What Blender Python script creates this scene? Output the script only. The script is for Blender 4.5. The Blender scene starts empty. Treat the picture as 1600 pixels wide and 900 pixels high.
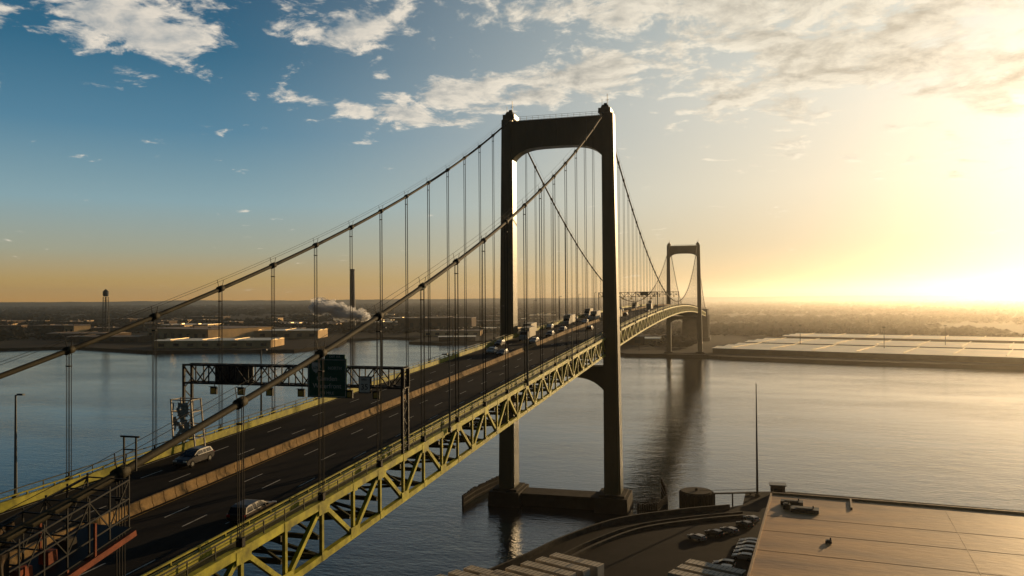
import bpy, bmesh, math, random
import numpy as np
from mathutils import Vector, Matrix, Euler, noise
random.seed(7); np.random.seed(7)
sc=bpy.context.scene
COL=sc.collection
R=math.radians
# ---------------------------------------------------------------- materials
def mat(name,base,rough=0.7,metal=0.0,nscale=0.5,namt=0.25,bump=0.0,bscale=5.0,base2=None,stretch=(1,1,1),spec=0.4):
    m=bpy.data.materials.new(name); m.use_nodes=True
    nt=m.node_tree; b=nt.nodes['Principled BSDF']
    b.inputs['Roughness'].default_value=rough; b.inputs['Metallic'].default_value=metal
    b.inputs['Specular IOR Level'].default_value=spec
    tc=nt.nodes.new('ShaderNodeTexCoord'); mp=nt.nodes.new('ShaderNodeMapping'); mp.inputs['Scale'].default_value=stretch
    nt.links.new(tc.outputs['Object'],mp.inputs[0])
    n=nt.nodes.new('ShaderNodeTexNoise'); n.inputs['Scale'].default_value=nscale; n.inputs['Detail'].default_value=8; n.inputs['Roughness'].default_value=0.65
    nt.links.new(mp.outputs[0],n.inputs['Vector'])
    r=nt.nodes.new('ShaderNodeValToRGB'); r.color_ramp.elements[0].position=0.33; r.color_ramp.elements[1].position=0.67
    if base2 is None: base2=tuple(c*(1-namt) for c in base); base1=tuple(min(1,c*(1+namt)) for c in base)
    else: base1=base
    r.color_ramp.elements[0].color=(*base2,1); r.color_ramp.elements[1].color=(*base1,1)
    nt.links.new(n.outputs['Fac'],r.inputs[0]); nt.links.new(r.outputs[0],b.inputs['Base Color'])
    if bump>0:
        n2=nt.nodes.new('ShaderNodeTexNoise'); n2.inputs['Scale'].default_value=bscale; n2.inputs['Detail'].default_value=6
        nt.links.new(mp.outputs[0],n2.inputs['Vector'])
        bp=nt.nodes.new('ShaderNodeBump'); bp.inputs['Strength'].default_value=bump; bp.inputs['Distance'].default_value=0.1
        nt.links.new(n2.outputs['Fac'],bp.inputs['Height']); nt.links.new(bp.outputs[0],b.inputs['Normal'])
    return m
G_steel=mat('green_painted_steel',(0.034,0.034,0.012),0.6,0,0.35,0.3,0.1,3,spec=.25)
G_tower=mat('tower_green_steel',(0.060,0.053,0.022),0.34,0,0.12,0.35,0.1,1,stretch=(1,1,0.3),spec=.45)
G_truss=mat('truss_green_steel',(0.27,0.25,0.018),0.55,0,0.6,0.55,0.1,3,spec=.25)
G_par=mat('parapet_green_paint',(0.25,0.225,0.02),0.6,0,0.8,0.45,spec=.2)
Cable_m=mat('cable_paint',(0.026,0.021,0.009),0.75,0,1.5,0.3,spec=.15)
Rope_m=mat('rope_steel',(0.016,0.015,0.012),0.7,0.0,spec=.2)
Asph=mat('asphalt',(0.016,0.014,0.012),0.9,0,0.25,0.5,0.3,8,stretch=(1,0.12,1),spec=.05)
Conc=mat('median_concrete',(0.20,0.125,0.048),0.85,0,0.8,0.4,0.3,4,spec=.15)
ConcD=mat('pier_stone',(0.030,0.025,0.020),0.9,0,0.25,0.4,0.4,2,spec=.1)
Quay=mat('quay_concrete',(0.045,0.037,0.027),0.85,0,0.5,0.4,0.3,2,spec=.12)
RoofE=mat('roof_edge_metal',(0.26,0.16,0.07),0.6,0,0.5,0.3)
Paint=mat('road_paint',(0.36,0.34,0.29),0.8,0,2,0.35,spec=.1)
PaintY=mat('yellow_road_paint',(0.28,0.17,0.035),0.8,0,2,0.3,spec=.1)
Dark=mat('dark_steel',(0.016,0.016,0.015),0.6,0.0,spec=.2)
Galv=mat('galvanised_steel',(0.10,0.10,0.09),0.5,0.4)
Wood=mat('weathered_timber',(0.016,0.013,0.011),0.9,0,1,0.4,0.5,6,spec=.1)
Rust=mat('rusty_red_steel',(0.17,0.040,0.014),0.7,0,1,0.45,spec=.2)
Tarp=mat('tarpaulin',(0.08,0.05,0.024),0.75,0,0.9,0.6,0.5,2.5,base2=(.012,.010,.008),spec=.15)
PTarp=mat('pale_sheeting',(0.34,0.30,0.24),0.6,0,0.9,0.3,0.6,2.5)
Glass=mat('dark_glass',(0.012,0.013,0.015),0.15,0,spec=.3)
Tyre=mat('tyre_rubber',(0.012,0.012,0.012),0.9,spec=.1)
SignG=mat('sign_green',(0.004,0.085,0.055),0.6,0,3,0.15,spec=.15)
White=mat('white_paint',(0.6,0.57,0.50),0.6,0,0.6,0.15,spec=.15)
BoxW=mat('trailer_paint',(0.46,0.40,0.31),0.6,0,0.25,0.3,spec=.2)
Lamp_w=mat('headlight_lens',(0.6,0.6,0.55),0.15)
Lamp_r=mat('tail_light_lens',(0.5,0.02,0.01),0.2)
Amber=mat('signal_face_amber',(.50,.33,.06),.5)
# ---------------------------------------------------------------- mesh builder
class MB:
    def __init__(s): s.v=[]; s.f=[]
    def box(s,c,d,rz=0.0,top=None):
        cx,cy,cz=c; dx,dy,dz=[k/2 for k in d]; tx,ty=(top if top else (1,1))
        i=len(s.v); cr,sr=math.cos(rz),math.sin(rz)
        for z,kx,ky in ((-dz,1,1),(dz,tx,ty)):
            for a,b in ((-1,-1),(1,-1),(1,1),(-1,1)):
                x=a*dx*kx; y=b*dy*ky
                s.v.append((cx+x*cr-y*sr,cy+x*sr+y*cr,cz+z))
        s.f+=[(i,i+3,i+2,i+1),(i+4,i+5,i+6,i+7),(i,i+1,i+5,i+4),(i+1,i+2,i+6,i+5),(i+2,i+3,i+7,i+6),(i+3,i,i+4,i+7)]
    def beam(s,p,q,w,h=None,up=(0,0,1)):
        h=h or w; p=Vector(p); q=Vector(q); t=(q-p).normalized(); u=Vector(up)
        if abs(t.dot(u))>0.98: u=Vector((0,1,0)) if abs(t.y)<0.9 else Vector((1,0,0))
        sd=t.cross(u).normalized(); u=sd.cross(t).normalized(); i=len(s.v)
        for e in (p,q):
            for a,b in ((-1,-1),(1,-1),(1,1),(-1,1)):
                s.v.append(tuple(e+sd*(a*w/2)+u*(b*h/2)))
        s.f+=[(i,i+1,i+2,i+3),(i+4,i+7,i+6,i+5),(i,i+4,i+5,i+1),(i+1,i+5,i+6,i+2),(i+2,i+6,i+7,i+3),(i+3,i+7,i+4,i)]
    def tube(s,pts,r,n=8,cap=True):
        rr=r if hasattr(r,'__len__') else [r]*len(pts); pts=[Vector(p) for p in pts]; base=len(s.v)
        for k,p in enumerate(pts):
            t=(pts[min(k+1,len(pts)-1)]-pts[max(k-1,0)]).normalized()
            u=Vector((0,0,1)) if abs(t.z)<0.9 else Vector((1,0,0))
            a=t.cross(u).normalized(); b=a.cross(t).normalized()
            for j in range(n):
                an=2*math.pi*j/n; s.v.append(tuple(p+a*(math.cos(an)*rr[k])+b*(math.sin(an)*rr[k])))
        for k in range(len(pts)-1):
            for j in range(n):
                a0=base+k*n+j; a1=base+k*n+(j+1)%n; s.f.append((a0,a1,a1+n,a0+n))
        if cap:
            s.f.append(tuple(base+j for j in range(n))[::-1]); s.f.append(tuple(base+(len(pts)-1)*n+j for j in range(n)))
    def prism(s,poly,axis,a,b):
        i=len(s.v); n=len(poly)
        for e in (a,b):
            for (p,q) in poly:
                s.v.append({'x':(e,p,q),'y':(p,e,q),'z':(p,q,e)}[axis])
        s.f.append(tuple(range(i,i+n))); s.f.append(tuple(range(i+2*n-1,i+n-1,-1)))
        for k in range(n): s.f.append((i+k,i+n+k,i+n+(k+1)%n,i+(k+1)%n))
    def obj(s,name,m,parent=None,loc=None,smooth=False,fix=True):
        me=bpy.data.meshes.new(name); me.from_pydata(s.v,[],s.f); me.materials.append(m)
        if fix:
            bm=bmesh.new(); bm.from_mesh(me); bmesh.ops.recalc_face_normals(bm,faces=bm.faces); bm.to_mesh(me); bm.free()
        if smooth:
            for p in me.polygons: p.use_smooth=True
        o=bpy.data.objects.new(name,me); COL.objects.link(o)
        if parent: o.parent=parent
        if loc: o.location=loc
        return o
def empty(name,loc=(0,0,0)):
    o=bpy.data.objects.new(name,None); o.empty_display_size=1; COL.objects.link(o); o.location=loc; return o
def T(o,label,cat,group=None):
    o['label']=label; o['category']=cat
    if group: o['group']=group
def S(o): o['kind']='structure'; return o
def copytree(src,loc,rz,group=None):
    n=src.copy(); COL.objects.link(n); n.location=loc; n.rotation_euler=(src.rotation_euler.x,0,rz)
    for ch in src.children:
        c=ch.copy(); COL.objects.link(c); c.parent=n
        for g in ch.children:
            gg=g.copy(); COL.objects.link(gg); gg.parent=c
    if group: n['group']=group
    return n
# ---------------------------------------------------------------- profile functions
Y0,Y1=2.9,612.9      # tower lines
def zr_raw(y):
    if y<Y0: return 49.8+0.0405*(y-Y0)+0.1
    if y<=Y1:
        t=(y-Y0)/610; return 49.9+5.6*4*t*(1-t)
    return 49.9-0.0385*(y-Y1)
NP0=-(13.41)*12.2
GY=[NP0+6.1*i for i in range(-12,174)]
GZ=[zr_raw(y) for y in GY]
def zr(y): return float(np.interp(y,GY,GZ))
def zc(y):
    if y<=Y0:
        s=-y; return 114.8-.4658*s+.000673*s*s
    if y<=Y1:
        t=(y-Y0)/610; return 116.15-4*57.5*t*(1-t)
    s=(y-Y1); return 116.15-.4658*s+.000673*s*s
CX=14.1
# ---------------------------------------------------------------- bridge
bridge=empty('suspension_bridge',(0,0,0)); T(bridge,'long green steel suspension bridge crossing the wide river','bridge')
def tower(ty):
    m=MB()
    for sx in (-1,1):
        nz=10; i0=len(m.v)
        for k in range(nz+1):
            t=k/nz; z=4.6+(115.4-4.6)*t
            a=(4.8-1.4*t)/2; b=(7.2-2.2*t)/2; cx=sx*(15.9-0.7*t)
            for p,q in ((-1,-.8),(-.8,-.8),(-.8,-1),(.8,-1),(.8,-.8),(1,-.8),(1,.8),(.8,.8),(.8,1),(-.8,1),(-.8,.8),(-1,.8)):
                m.v.append((cx+p*a,ty+q*b,z))
        for k in range(nz):
            for j in range(12):
                a0=i0+k*12+j; a1=i0+k*12+(j+1)%12; m.f.append((a0,a1,a1+12,a0+12))
        m.f.append(tuple(i0+nz*12+j for j in range(12)))
        for z in np.arange(14,112,9.8):
            t=(z-4.6)/110.8; m.box((sx*(15.9-.7*t),ty,z),(4.8-1.4*t+.08,(7.2-2.2*t)*.8+.02,.18))
            m.box((sx*(15.9-.7*t),ty,z),((4.8-1.4*t)*.8+.02,7.2-2.2*t+.08,.18))
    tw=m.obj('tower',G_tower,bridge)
    p=MB(); poly=[(-13.9,114.5),(13.9,114.5)]
    for x in np.linspace(13.9,-13.9,25):
        e=abs(x)/13.9; poly.append((x,106.6-3.6*e**5-0.4*e**2))
    p.prism(poly,'y',ty-2.1,ty+2.1)
    for x in (-9,-4.5,0,4.5,9): p.box((x,ty,110.6),(0.25,4.5,7.2))
    p.box((0,ty,114.6),(27.5,4.7,0.35))
    p.obj('portal_strut',G_tower,tw)
    p=MB(); poly=[(-14.2,41.5),(14.2,41.5)]
    for x in np.linspace(14.2,-14.2,25):
        e=abs(x)/14.2; poly.append((x,38.3-4.6*e**4))
    p.prism(poly,'y',ty-2.3,ty+2.3); p.obj('lower_strut',G_tower,tw)
    for sx in (-1,1):
        h=MB(); cx=sx*14.5
        h.box((cx,ty,116.1),(3.6,5.4,1.4)); h.box((cx,ty,117.3),(2.6,4.2,1.2),top=(.7,.7)); h.box((cx,ty,118.2),(1.3,1.5,0.9),top=(.6,.6))
        h.tube([(cx+.5,ty,118.5),(cx+.5,ty,121.4)],.09,6); h.tube([(cx+.0,ty,119.6),(cx+1.0,ty,119.6)],.07,6)
        h.tube([(cx-.9,ty-1,117),(cx-.9,ty-1,119.6)],.06,6)
        h.obj('saddle_housing',G_tower,tw)
    r=MB()
    for yy in (ty-2.2,ty+2.2):
        for zz in (115.4,115.95): r.beam((-12.6,yy,zz),(12.6,yy,zz),.06)
        for x in np.linspace(-12.6,12.6,15): r.beam((x,yy,114.7),(x,yy,116.0),.07)
    r.obj('railing',G_steel,tw)
    return tw
tower(Y0); tower(Y1)
nodes=[-(13.41-k)*12.2 for k in range(-5,82)]
for sx in (-1,1):
    c=MB(); ys=list(np.arange(-238,850,4.0))+[Y0,Y1]; ys=sorted(ys)
    c.tube([(sx*CX,y,zc(y)) for y in ys],.26,10)
    for y in nodes:
        if zc(y)-zr(y)>3:
            dy=.45; c.tube([(sx*CX,y-dy,zc(y-dy)),(sx*CX,y+dy,zc(y+dy))],.40,10)
    mc=c.obj('main_cable',Cable_m,bridge,smooth=True)
    h=MB()
    for dx in (-.45,.45):
        h.tube([(sx*CX+dx,y,zc(y)+1.15) for y in ys[::2]],.022,4)
    for y in nodes:
        if zc(y)-zr(y)>3:
            for dx in (-.45,.45): h.beam((sx*CX+dx*.6,y,zc(y)+.2),(sx*CX+dx,y,zc(y)+1.15),.05)
    h.obj('hand_rope',Rope_m,mc)
sus=[]
for y in nodes:
    if abs(y-Y0)<8 or abs(y-Y1)<8 or y>Y1+225: continue
    if zc(y)-zr(y)<2.5: continue
    for sx in (-1,1): sus.append((y,sx))
sus.sort()
def susp(m,y,sx,far=False):
    for dx in (-.2,.2):
        for dy in (-.11,.11):
            m.tube([(sx*CX+dx,y+dy,zc(y)-.1),(sx*CX+dx,y+dy,zr(y)+.2)],.036 if y<-100 else .043,5,cap=False)
    m.box((sx*CX,y,zc(y)-1.6),(.52,.32,.12)); m.box((sx*CX,y,zr(y)+.5),(.55,.4,.7))
rest=MB()
for i,(y,sx) in enumerate(sus):
    if i<100:
        m=MB(); susp(m,y,sx); m.obj('suspender_rope',Rope_m,bridge)
    else: susp(rest,y,sx,True)
o=rest.obj('suspender_rope_group',Rope_m,bridge); o['kind']='stuff'
for sx in (-1,1):
    m=MB(); X=sx*CX; top=lambda y: zr(y)-.15; bot=lambda y: zr(y)-4.9
    for i in range(len(GY)-1):
        a,b=GY[i],GY[i+1]
        m.beam((X,a,top(a)),(X,b,top(b)),.55,.7); m.beam((X,a,bot(a)),(X,b,bot(b)),.55,.6)
        m.beam((X,a,bot(a)),(X,a,top(a)),.3,.36,up=(0,1,0))
        if i%2==0: m.beam((X,a,top(a)),(X,b,bot(b)),.38,.42)
        else: m.beam((X,a,bot(a)),(X,b,top(b)),.38,.42)
        e=X+sx*.29
        if i%2==0: m.box((e,a,top(a)-.35),(.04,1.9,1.0)); m.box((e,a,bot(a)+.1),(.04,.9,.8))
        else: m.box((e,a,bot(a)+.35),(.04,1.9,1.0)); m.box((e,a,top(a)-.1),(.04,.9,.8))
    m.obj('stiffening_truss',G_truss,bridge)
m=MB()
for i in range(len(GY)-1):
    a,b=GY[i],GY[i+1]; za,zb=zr(a),zr(b)
    for x,w in ((-12.9,.5),(12.9,.5)): m.beam((x,a,za-.2),(x,b,zb-.2),.5,.5)
    m.beam((0,a,za-.24),(0,b,zb-.24),26.6,.35)
    for x in (-10.5,-7.5,-4.5,-1.5,1.5,4.5,7.5,10.5): m.beam((x,a,za-.75),(x,b,zb-.75),.25,.6)
    m.beam((-13.8,a,za-1.3),(13.8,a,za-1.3),.35,.5); m.beam((-13.8,a,za-3.2),(13.8,a,za-3.2),.35,.4)
    for k in range(8):
        x0=-13.8+27.6/8*k; x1=x0+27.6/8
        m.beam((x0,a,za-(1.3 if k%2 else 3.2)),(x1,a,za-(3.2 if k%2 else 1.3)),.22,.22)
    if i%2==0:
        m.beam((-13.9,a,za-4.9),(13.9,a,za-4.9),.35,.35)
        if i+2<len(GY):
            c2=GY[i+2]; m.beam((-13.9,a,za-4.9),(13.9,c2,zr(c2)-4.93),.28,.28); m.beam((13.9,a,za-4.9),(-13.9,c2,zr(c2)-4.86),.28,.28)
m.obj('deck_floor_system',G_steel,bridge)
for sx in (-1,1):
    m=MB(); X=sx*12.75
    for i in range(len(GY)-1):
        a,b=GY[i],GY[i+1]; za,zb=zr(a),zr(b)
        m.beam((X,a,za+.42),(X,b,zb+.42),.3,.86)
        m.beam((X,a,za+1.15),(X,b,zb+1.15),.16,.12)
        for t in (0,.5):
            y=a+(b-a)*t; m.beam((X,y,zr(y)+.8),(X,y,zr(y)+1.12),.12)
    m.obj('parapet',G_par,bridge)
    m=MB()
    for i in range(len(GY)-1):
        a,b=GY[i],GY[i+1]; m.beam((sx*13.45,a,zr(a)+.1),(sx*13.45,b,zr(b)+.1),1.0,.12)
    m.obj('maintenance_walkway',G_steel,bridge)
    m=MB(); X=sx*14.1
    for i in range(len(GY)-1):
        a,b=GY[i],GY[i+1]; za,zb=zr(a),zr(b)
        m.beam((X,a,za+1.25),(X,b,zb+1.25),.09); m.beam((X,a,za+.75),(X,b,zb+.75),.06)
        for t in (0,.5):
            y=a+(b-a)*t; m.beam((X,y,zr(y)+.15),(X,y,zr(y)+1.25),.08)
    m.obj('railing',G_steel,bridge)
m=MB()
prof=[(-.32,0),(-.32,.12),(-.16,.4),(-.12,.95),(.12,.95),(.16,.4),(.32,.12),(.32,0)]
for i in range(len(GY)-1):
    a,b=GY[i],GY[i+1]
    for q in range(4):
        y0=a+(b-a)*q/4+.08; y1=a+(b-a)*(q+1)/4; b0=len(m.v)
        for y in (y0,y1):
            for p,q_ in prof: m.v.append((-.5+p,y,zr(y)+q_+.01))
        n=8
        for k in range(n): m.f.append((b0+k,b0+n+k,b0+n+(k+1)%n,b0+(k+1)%n))
        m.f.append(tuple(range(b0,b0+n))); m.f.append(tuple(range(b0+2*n-1,b0+n-1,-1)))
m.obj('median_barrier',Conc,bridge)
m=MB()
for i,y in enumerate(GY):
    m.v+=[(-12.6,y,zr(y)),(12.6,y,zr(y))]
    if i: k=2*i; m.f.append((k-2,k-1,k+1,k))
S(m.obj('road',Asph,fix=False))
def dash(m,x,y0,y1,w):
    ys=[y0]+[g for g in GY if y0<g<y1]+[y1]; b0=len(m.v)
    for j,y in enumerate(ys):
        m.v+= [(x-w/2,y,zr(y)+.006),(x+w/2,y,zr(y)+.006)]
        if j: k=b0+2*j; m.f.append((k-2,k-1,k+1,k))
m=MB()
for x in (-8.6,-4.7,2.95,6.1,9.25):
    y=-230+random.random()*3
    while y<800: dash(m,x,y,y+3.2,.15); y+=11.5
for x in (-12.1,12.1): dash(m,x,-235,880,.09)
S(m.obj('road_lane_markings',Paint,fix=False))
m=MB()
for x in (-1.25,.3): dash(m,x,-235,880,.09)
S(m.obj('road_edge_markings',PaintY,fix=False))
def pier(ty):
    m=MB()
    for sx in (-1,1):
        m.box((sx*15.9,ty,.6),(10,13,7.2),top=(.92,.94)); m.box((sx*15.9,ty,4.4),(7.4,9.8,.8))
    m.box((0,ty,.2),(24,7,6.4)); m.box((0,ty,3.5),(25,7.6,.4))
    m.obj('stone_pier',ConcD,bridge)
pier(Y0); pier(Y1)
m=MB(); m.box((0,875,24),(34,60,42),top=(.93,.95)); m.box((0,875,4),(38,64,8)) 
for k in range(5): m.box((17.0,853+k*11,22),(.6,5,30))
m.obj('anchorage_block',ConcD,bridge)
def fender(pts,h=3.4):
    m=MB()
    for (a,b) in zip(pts[:-1],pts[1:]):
        L=math.dist(a,b); n=max(2,int(L/.58))
        for k in range(n):
            t=k/n; x=a[0]+(b[0]-a[0])*t; y=a[1]+(b[1]-a[1])*t
            m.tube([(x,y,-3),(x,y,h-.1+random.uniform(-.25,.3))],.3,6)
        for z in (.8,2.2): m.beam((a[0],a[1],z),(b[0],b[1],z),.7,.4)
    o=m.obj('timber_fender',Wood); T(o,'dark weathered timber pile fender beside the stone bridge pier','pier fender','timber fenders'); return o
fender([(-27.8,-5.5),(-27.4,4),(-26,14),(-24,23)],3.4); fender([(24,-6),(29.0,-5),(31,4),(30,14),(27.5,27)],4.2)
# ---------------------------------------------------------------- overhead gantry
def text(body,size,loc,parent,m,align='CENTER'):
    cu=bpy.data.curves.new('t','FONT'); cu.body=body; cu.size=size; cu.align_x=align; cu.extrude=.01
    t=bpy.data.objects.new('t',cu); COL.objects.link(t)
    dg=bpy.context.evaluated_depsgraph_get(); me=bpy.data.meshes.new_from_object(t.evaluated_get(dg)); me.materials.clear(); me.materials.append(m)
    bpy.data.objects.remove(t)
    o=bpy.data.objects.new('sign_lettering',me); COL.objects.link(o); o.parent=parent; o.location=loc; o.rotation_euler=(R(90),0,0); return o
def gantry(y,full=True):
    g=empty('sign_gantry',(0,y,zr(y))); T(g,'dark steel lattice sign gantry spanning the bridge roadway','sign gantry','overhead sign gantries')
    m=MB(); z0,z1=7.5,9.7
    for yy in (-.75,.75):
        for z in (z0,z1): m.beam((-15,yy,z),(14.3,yy,z),.22)
    xs=np.linspace(-15,14.3,17)
    for i,x in enumerate(xs):
        for yy in (-.75,.75):
            m.beam((x,yy,z0),(x,yy,z1),.12)
            if i<16:
                a,b=(z0,z1) if i%2 else (z1,z0); m.beam((x,yy,a),(xs[i+1],yy,b),.12)
        for z in (z0,z1):
            m.beam((x,-.75,z),(x,.75,z),.1)
            if i<16: m.beam((x,-.75,z),(xs[i+1],.75,z),.07)
    m.obj('lattice_truss',Dark,g)
    for x in (-14.9,14.1):
        m=MB()
        for yy in (-.75,.75): m.beam((x,yy,0),(x,yy,9.8),.28)
        for k in range(7):
            a,b=(-.75,.75) if k%2 else (.75,-.75); m.beam((x,a,.5+k*1.25),(x,b,1.75+k*1.25),.1)
        m.obj('support_post',Dark,g)
    for x in (-10.5,-6.7,-2.8,1.4,7.6,11):
        s=MB(); s.box((x,-.9,6.65),(.85,.3,.85)); s.box((x,-1.1,7.15),(.9,.35,.06)); s.beam((x,-.75,7.05),(x,-.75,7.55),.08)
        o=s.obj('lane_signal',Dark,g)
        y_=MB(); y_.box((x,-1.062,6.65),(.6,.02,.6)); y_.obj('signal_face',Amber,o)
    if full:
        s=MB(); s.box((-9,1.0,8.5),(5.4,.12,2.5))
        for k in range(5): s.box((-11.2+k*1.1,.9,8.5),(.1,.16,2.7))
        s.obj('sign_back',Galv if y<-100 else Dark,g)
    return g
g=gantry(-144.6)
sg=empty('direction_sign',(4.9,-145.75,zr(-144.6))); T(sg,'large green highway sign with white lettering hung on the gantry','road sign')
m=MB(); m.box((0,0,8.5),(5.0,.1,4.5)); m.box((1.0,0,11.0),(2.6,.1,.5)); m.obj('sign_panel',SignG,sg)
m=MB()
for z in (6.38,10.62): m.box((0,-.06,z),(4.7,.02,.06))
for x in (-2.36,2.36): m.box((x,-.06,8.5),(.06,.02,4.17))
m.obj('sign_border',White,sg)
m=MB(); m.prism([(-1.9,10.3),(-.9,10.3),(-.82,9.8),(-1.0,9.35),(-1.4,9.05),(-1.8,9.35),(-1.98,9.8)],'y',-.08,-.055); sh=m.obj('route_shield',White,sg)
text('676',.5,(-1.4,-.09,9.5),sg,SignG); text('NORTH',.5,(1.0,-.06,9.5),sg,White); text('EXIT 354',.36,(1.0,-.06,10.87),sg,White)
text('Camden',.78,(0,-.06,8.2),sg,White); text('Waterfront',.78,(0,-.06,7.35),sg,White); text('1/4 MILE',.5,(0,-.06,6.62),sg,White)
sp=empty('speed_limit_sign',(9.7,-145.75,zr(-144.6))); T(sp,'small white variable speed limit sign reading 35 on the gantry','speed sign')
m=MB(); m.box((0,0,7.85),(1.5,.3,1.9)); m.obj('sign_housing',Dark,sp)
m=MB(); m.box((0,-.165,7.85),(1.3,.03,1.7)); m.obj('sign_face',White,sp); text('35',.95,(0,-.19,7.3),sp,Dark); text('SPEED',.28,(0,-.19,8.35),sp,Dark)
gantry(165); gantry(318)
af=empty('access_frame',(-12.9,-146.9,zr(-146.9))); T(af,'tall access frame partly wrapped in pale sheeting beside the gantry','scaffold')
m=MB()
for dx,tx in ((-1.5,-1.9),(1.5,.9)):
    for dy in (-.9,.9): m.beam((dx,dy,0),(tx,dy,5.9),.16)
for z,k in ((1.2,.2),(2.8,.48),(4.4,.75),(5.8,1)):
    for dy in (-.9,.9): m.beam((-1.5-.4*k,dy,z),(1.5-.6*k,dy,z),.12)
    for s_ in (-1.5-.4*k,1.5-.6*k): m.beam((s_,-.9,z),(s_,.9,z),.12)
for a,b in ((0.1,2.8),(2.8,5.8)): m.beam((-1.6,-.9,a),(1.2,-.9,b),.1)
m.obj('frame',PTarp,af)
m=MB(); n1,n2=12,16
for i in range(n1):
    for j in range(n2):
        x=-1.35+2.2*i/(n1-1)-.3*j/(n2-1); z=1.3+4.2*j/(n2-1); v=noise.noise_vector(Vector((x*1.4,z*1.1,2)))
        m.v.append((x+v.x*.1,-1.05+v.y*.35,z+v.z*.2))
for i in range(n1-1):
    for j in range(n2-1):
        a=i*n2+j
        if noise.noise(Vector((i*.3,j*.35,4)))<.12: m.f.append((a,a+1,a+n2+1,a+n2))
m.obj('sheeting',PTarp,af,fix=False)
# ---------------------------------------------------------------- lamps
def lamp(x,y,sx):
    o=empty('street_lamp',(x,y,zr(y)-.2)); T(o,'tall slim grey street lamp on the edge of the bridge deck','street lamp','street lamps along the bridge')
    m=MB(); m.tube([(0,0,0),(0,0,5),(0,0,10)],[.15,.12,.08],8); m.box((0,0,.3),(.45,.45,.6)); m.tube([(0,0,9.9),(-sx*.3,0,10.05),(-sx*.5,0,10.05)],.05,6); m.obj('lamp_post',Galv,o)
    m=MB(); m.box((-sx*.6,0,10.05),(.8,.32,.16),top=(.8,.7)); m.obj('lamp_head',Galv,o)
for k in range(9):
    if k!=3: lamp(14.75,-131.7+k*40.2-.001,1)
    lamp(-15.0,-168.9+k*40.2,-1)
# ---------------------------------------------------------------- vehicles
def carbody(m,L,W,roofz,hood):
    low=[(-L/2,.45),(-L/2,.92),(-L/2+.12,1.0),(L/2-hood,1.02),(L/2-.35,.88),(L/2-.06,.72),(L/2,.5),(L/2-.1,.3),(-L/2+.2,.3)]
    cab=[(-L/2+.1,1.0),(-L/2+.38,roofz-.1),(-L/2+.8,roofz),(L/2-hood-1.35,roofz+.01),(L/2-hood-.85,roofz-.1),(L/2-hood+.05,1.0)]
    b=len(m.v); n=len(low)
    secs=[(-W/2,.93),(-W/2+.13,1.0),(0,1.02),(W/2-.13,1.0),(W/2,.93)]
    for x,k in secs:
        for (y,z) in low: m.v.append((x,y*(1 if k>=1 else .98),.65+(z-.65)*k))
    for q in range(4):
        for j in range(n): m.f.append((b+q*n+j,b+q*n+(j+1)%n,b+(q+1)*n+(j+1)%n,b+(q+1)*n+j))
    m.f.append(tuple(b+j for j in range(n))); m.f.append(tuple(b+4*n+j for j in range(n))[::-1])
    b=len(m.v); n=len(cab)
    for sgn in (-1,1):
        for (y,z) in cab: m.v.append((sgn*(W/2-.08-(z-1.0)*.26),y,z))
    for j in range(n-1): m.f.append((b+j,b+j+1,b+n+j+1,b+n+j))
    m.f.append(tuple(b+j for j in range(n))); m.f.append(tuple(b+n+j for j in range(n))[::-1])
def glasspatch(m,L,W,roofz,hood):
    f=lambda z:(W/2-.08-(z-1.0)*.26)+.012
    zl,zh=1.07,roofz-.13; ws=L/2-hood
    for sg_ in (-1,1):
        for pts in ([(-L/2+.35,zl),(-L/2+.55,zh),(-L/2+1.2,zh),(-L/2+1.2,zl)],[(-L/2+1.3,zl),(-L/2+1.3,zh),(ws-1.75,zh),(ws-1.75,zl)],[(ws-1.65,zl),(ws-1.65,zh),(ws-1.0,zh),(ws-.2,zl)]):
            b=len(m.v)
            for (y,z) in pts: m.v.append((sg_*f(z),y,z))
            m.f.append((b,b+1,b+2,b+3))
    for (y0,z0,y1,z1) in ((ws+.0,1.06,ws-.84,roofz-.12),(-L/2+.12,1.08,-L/2+.34,roofz-.14)):
        b=len(m.v); s=.035 if y0>0 else -.03
        for (y,z) in ((y0,z0),(y1,z1)):
            w=W/2-.16-(z-1.0)*.26
            m.v+=[(-w,y+s,z+.02),(w,y+s,z+.02)]
        m.f.append((b,b+1,b+3,b+2))
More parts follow.
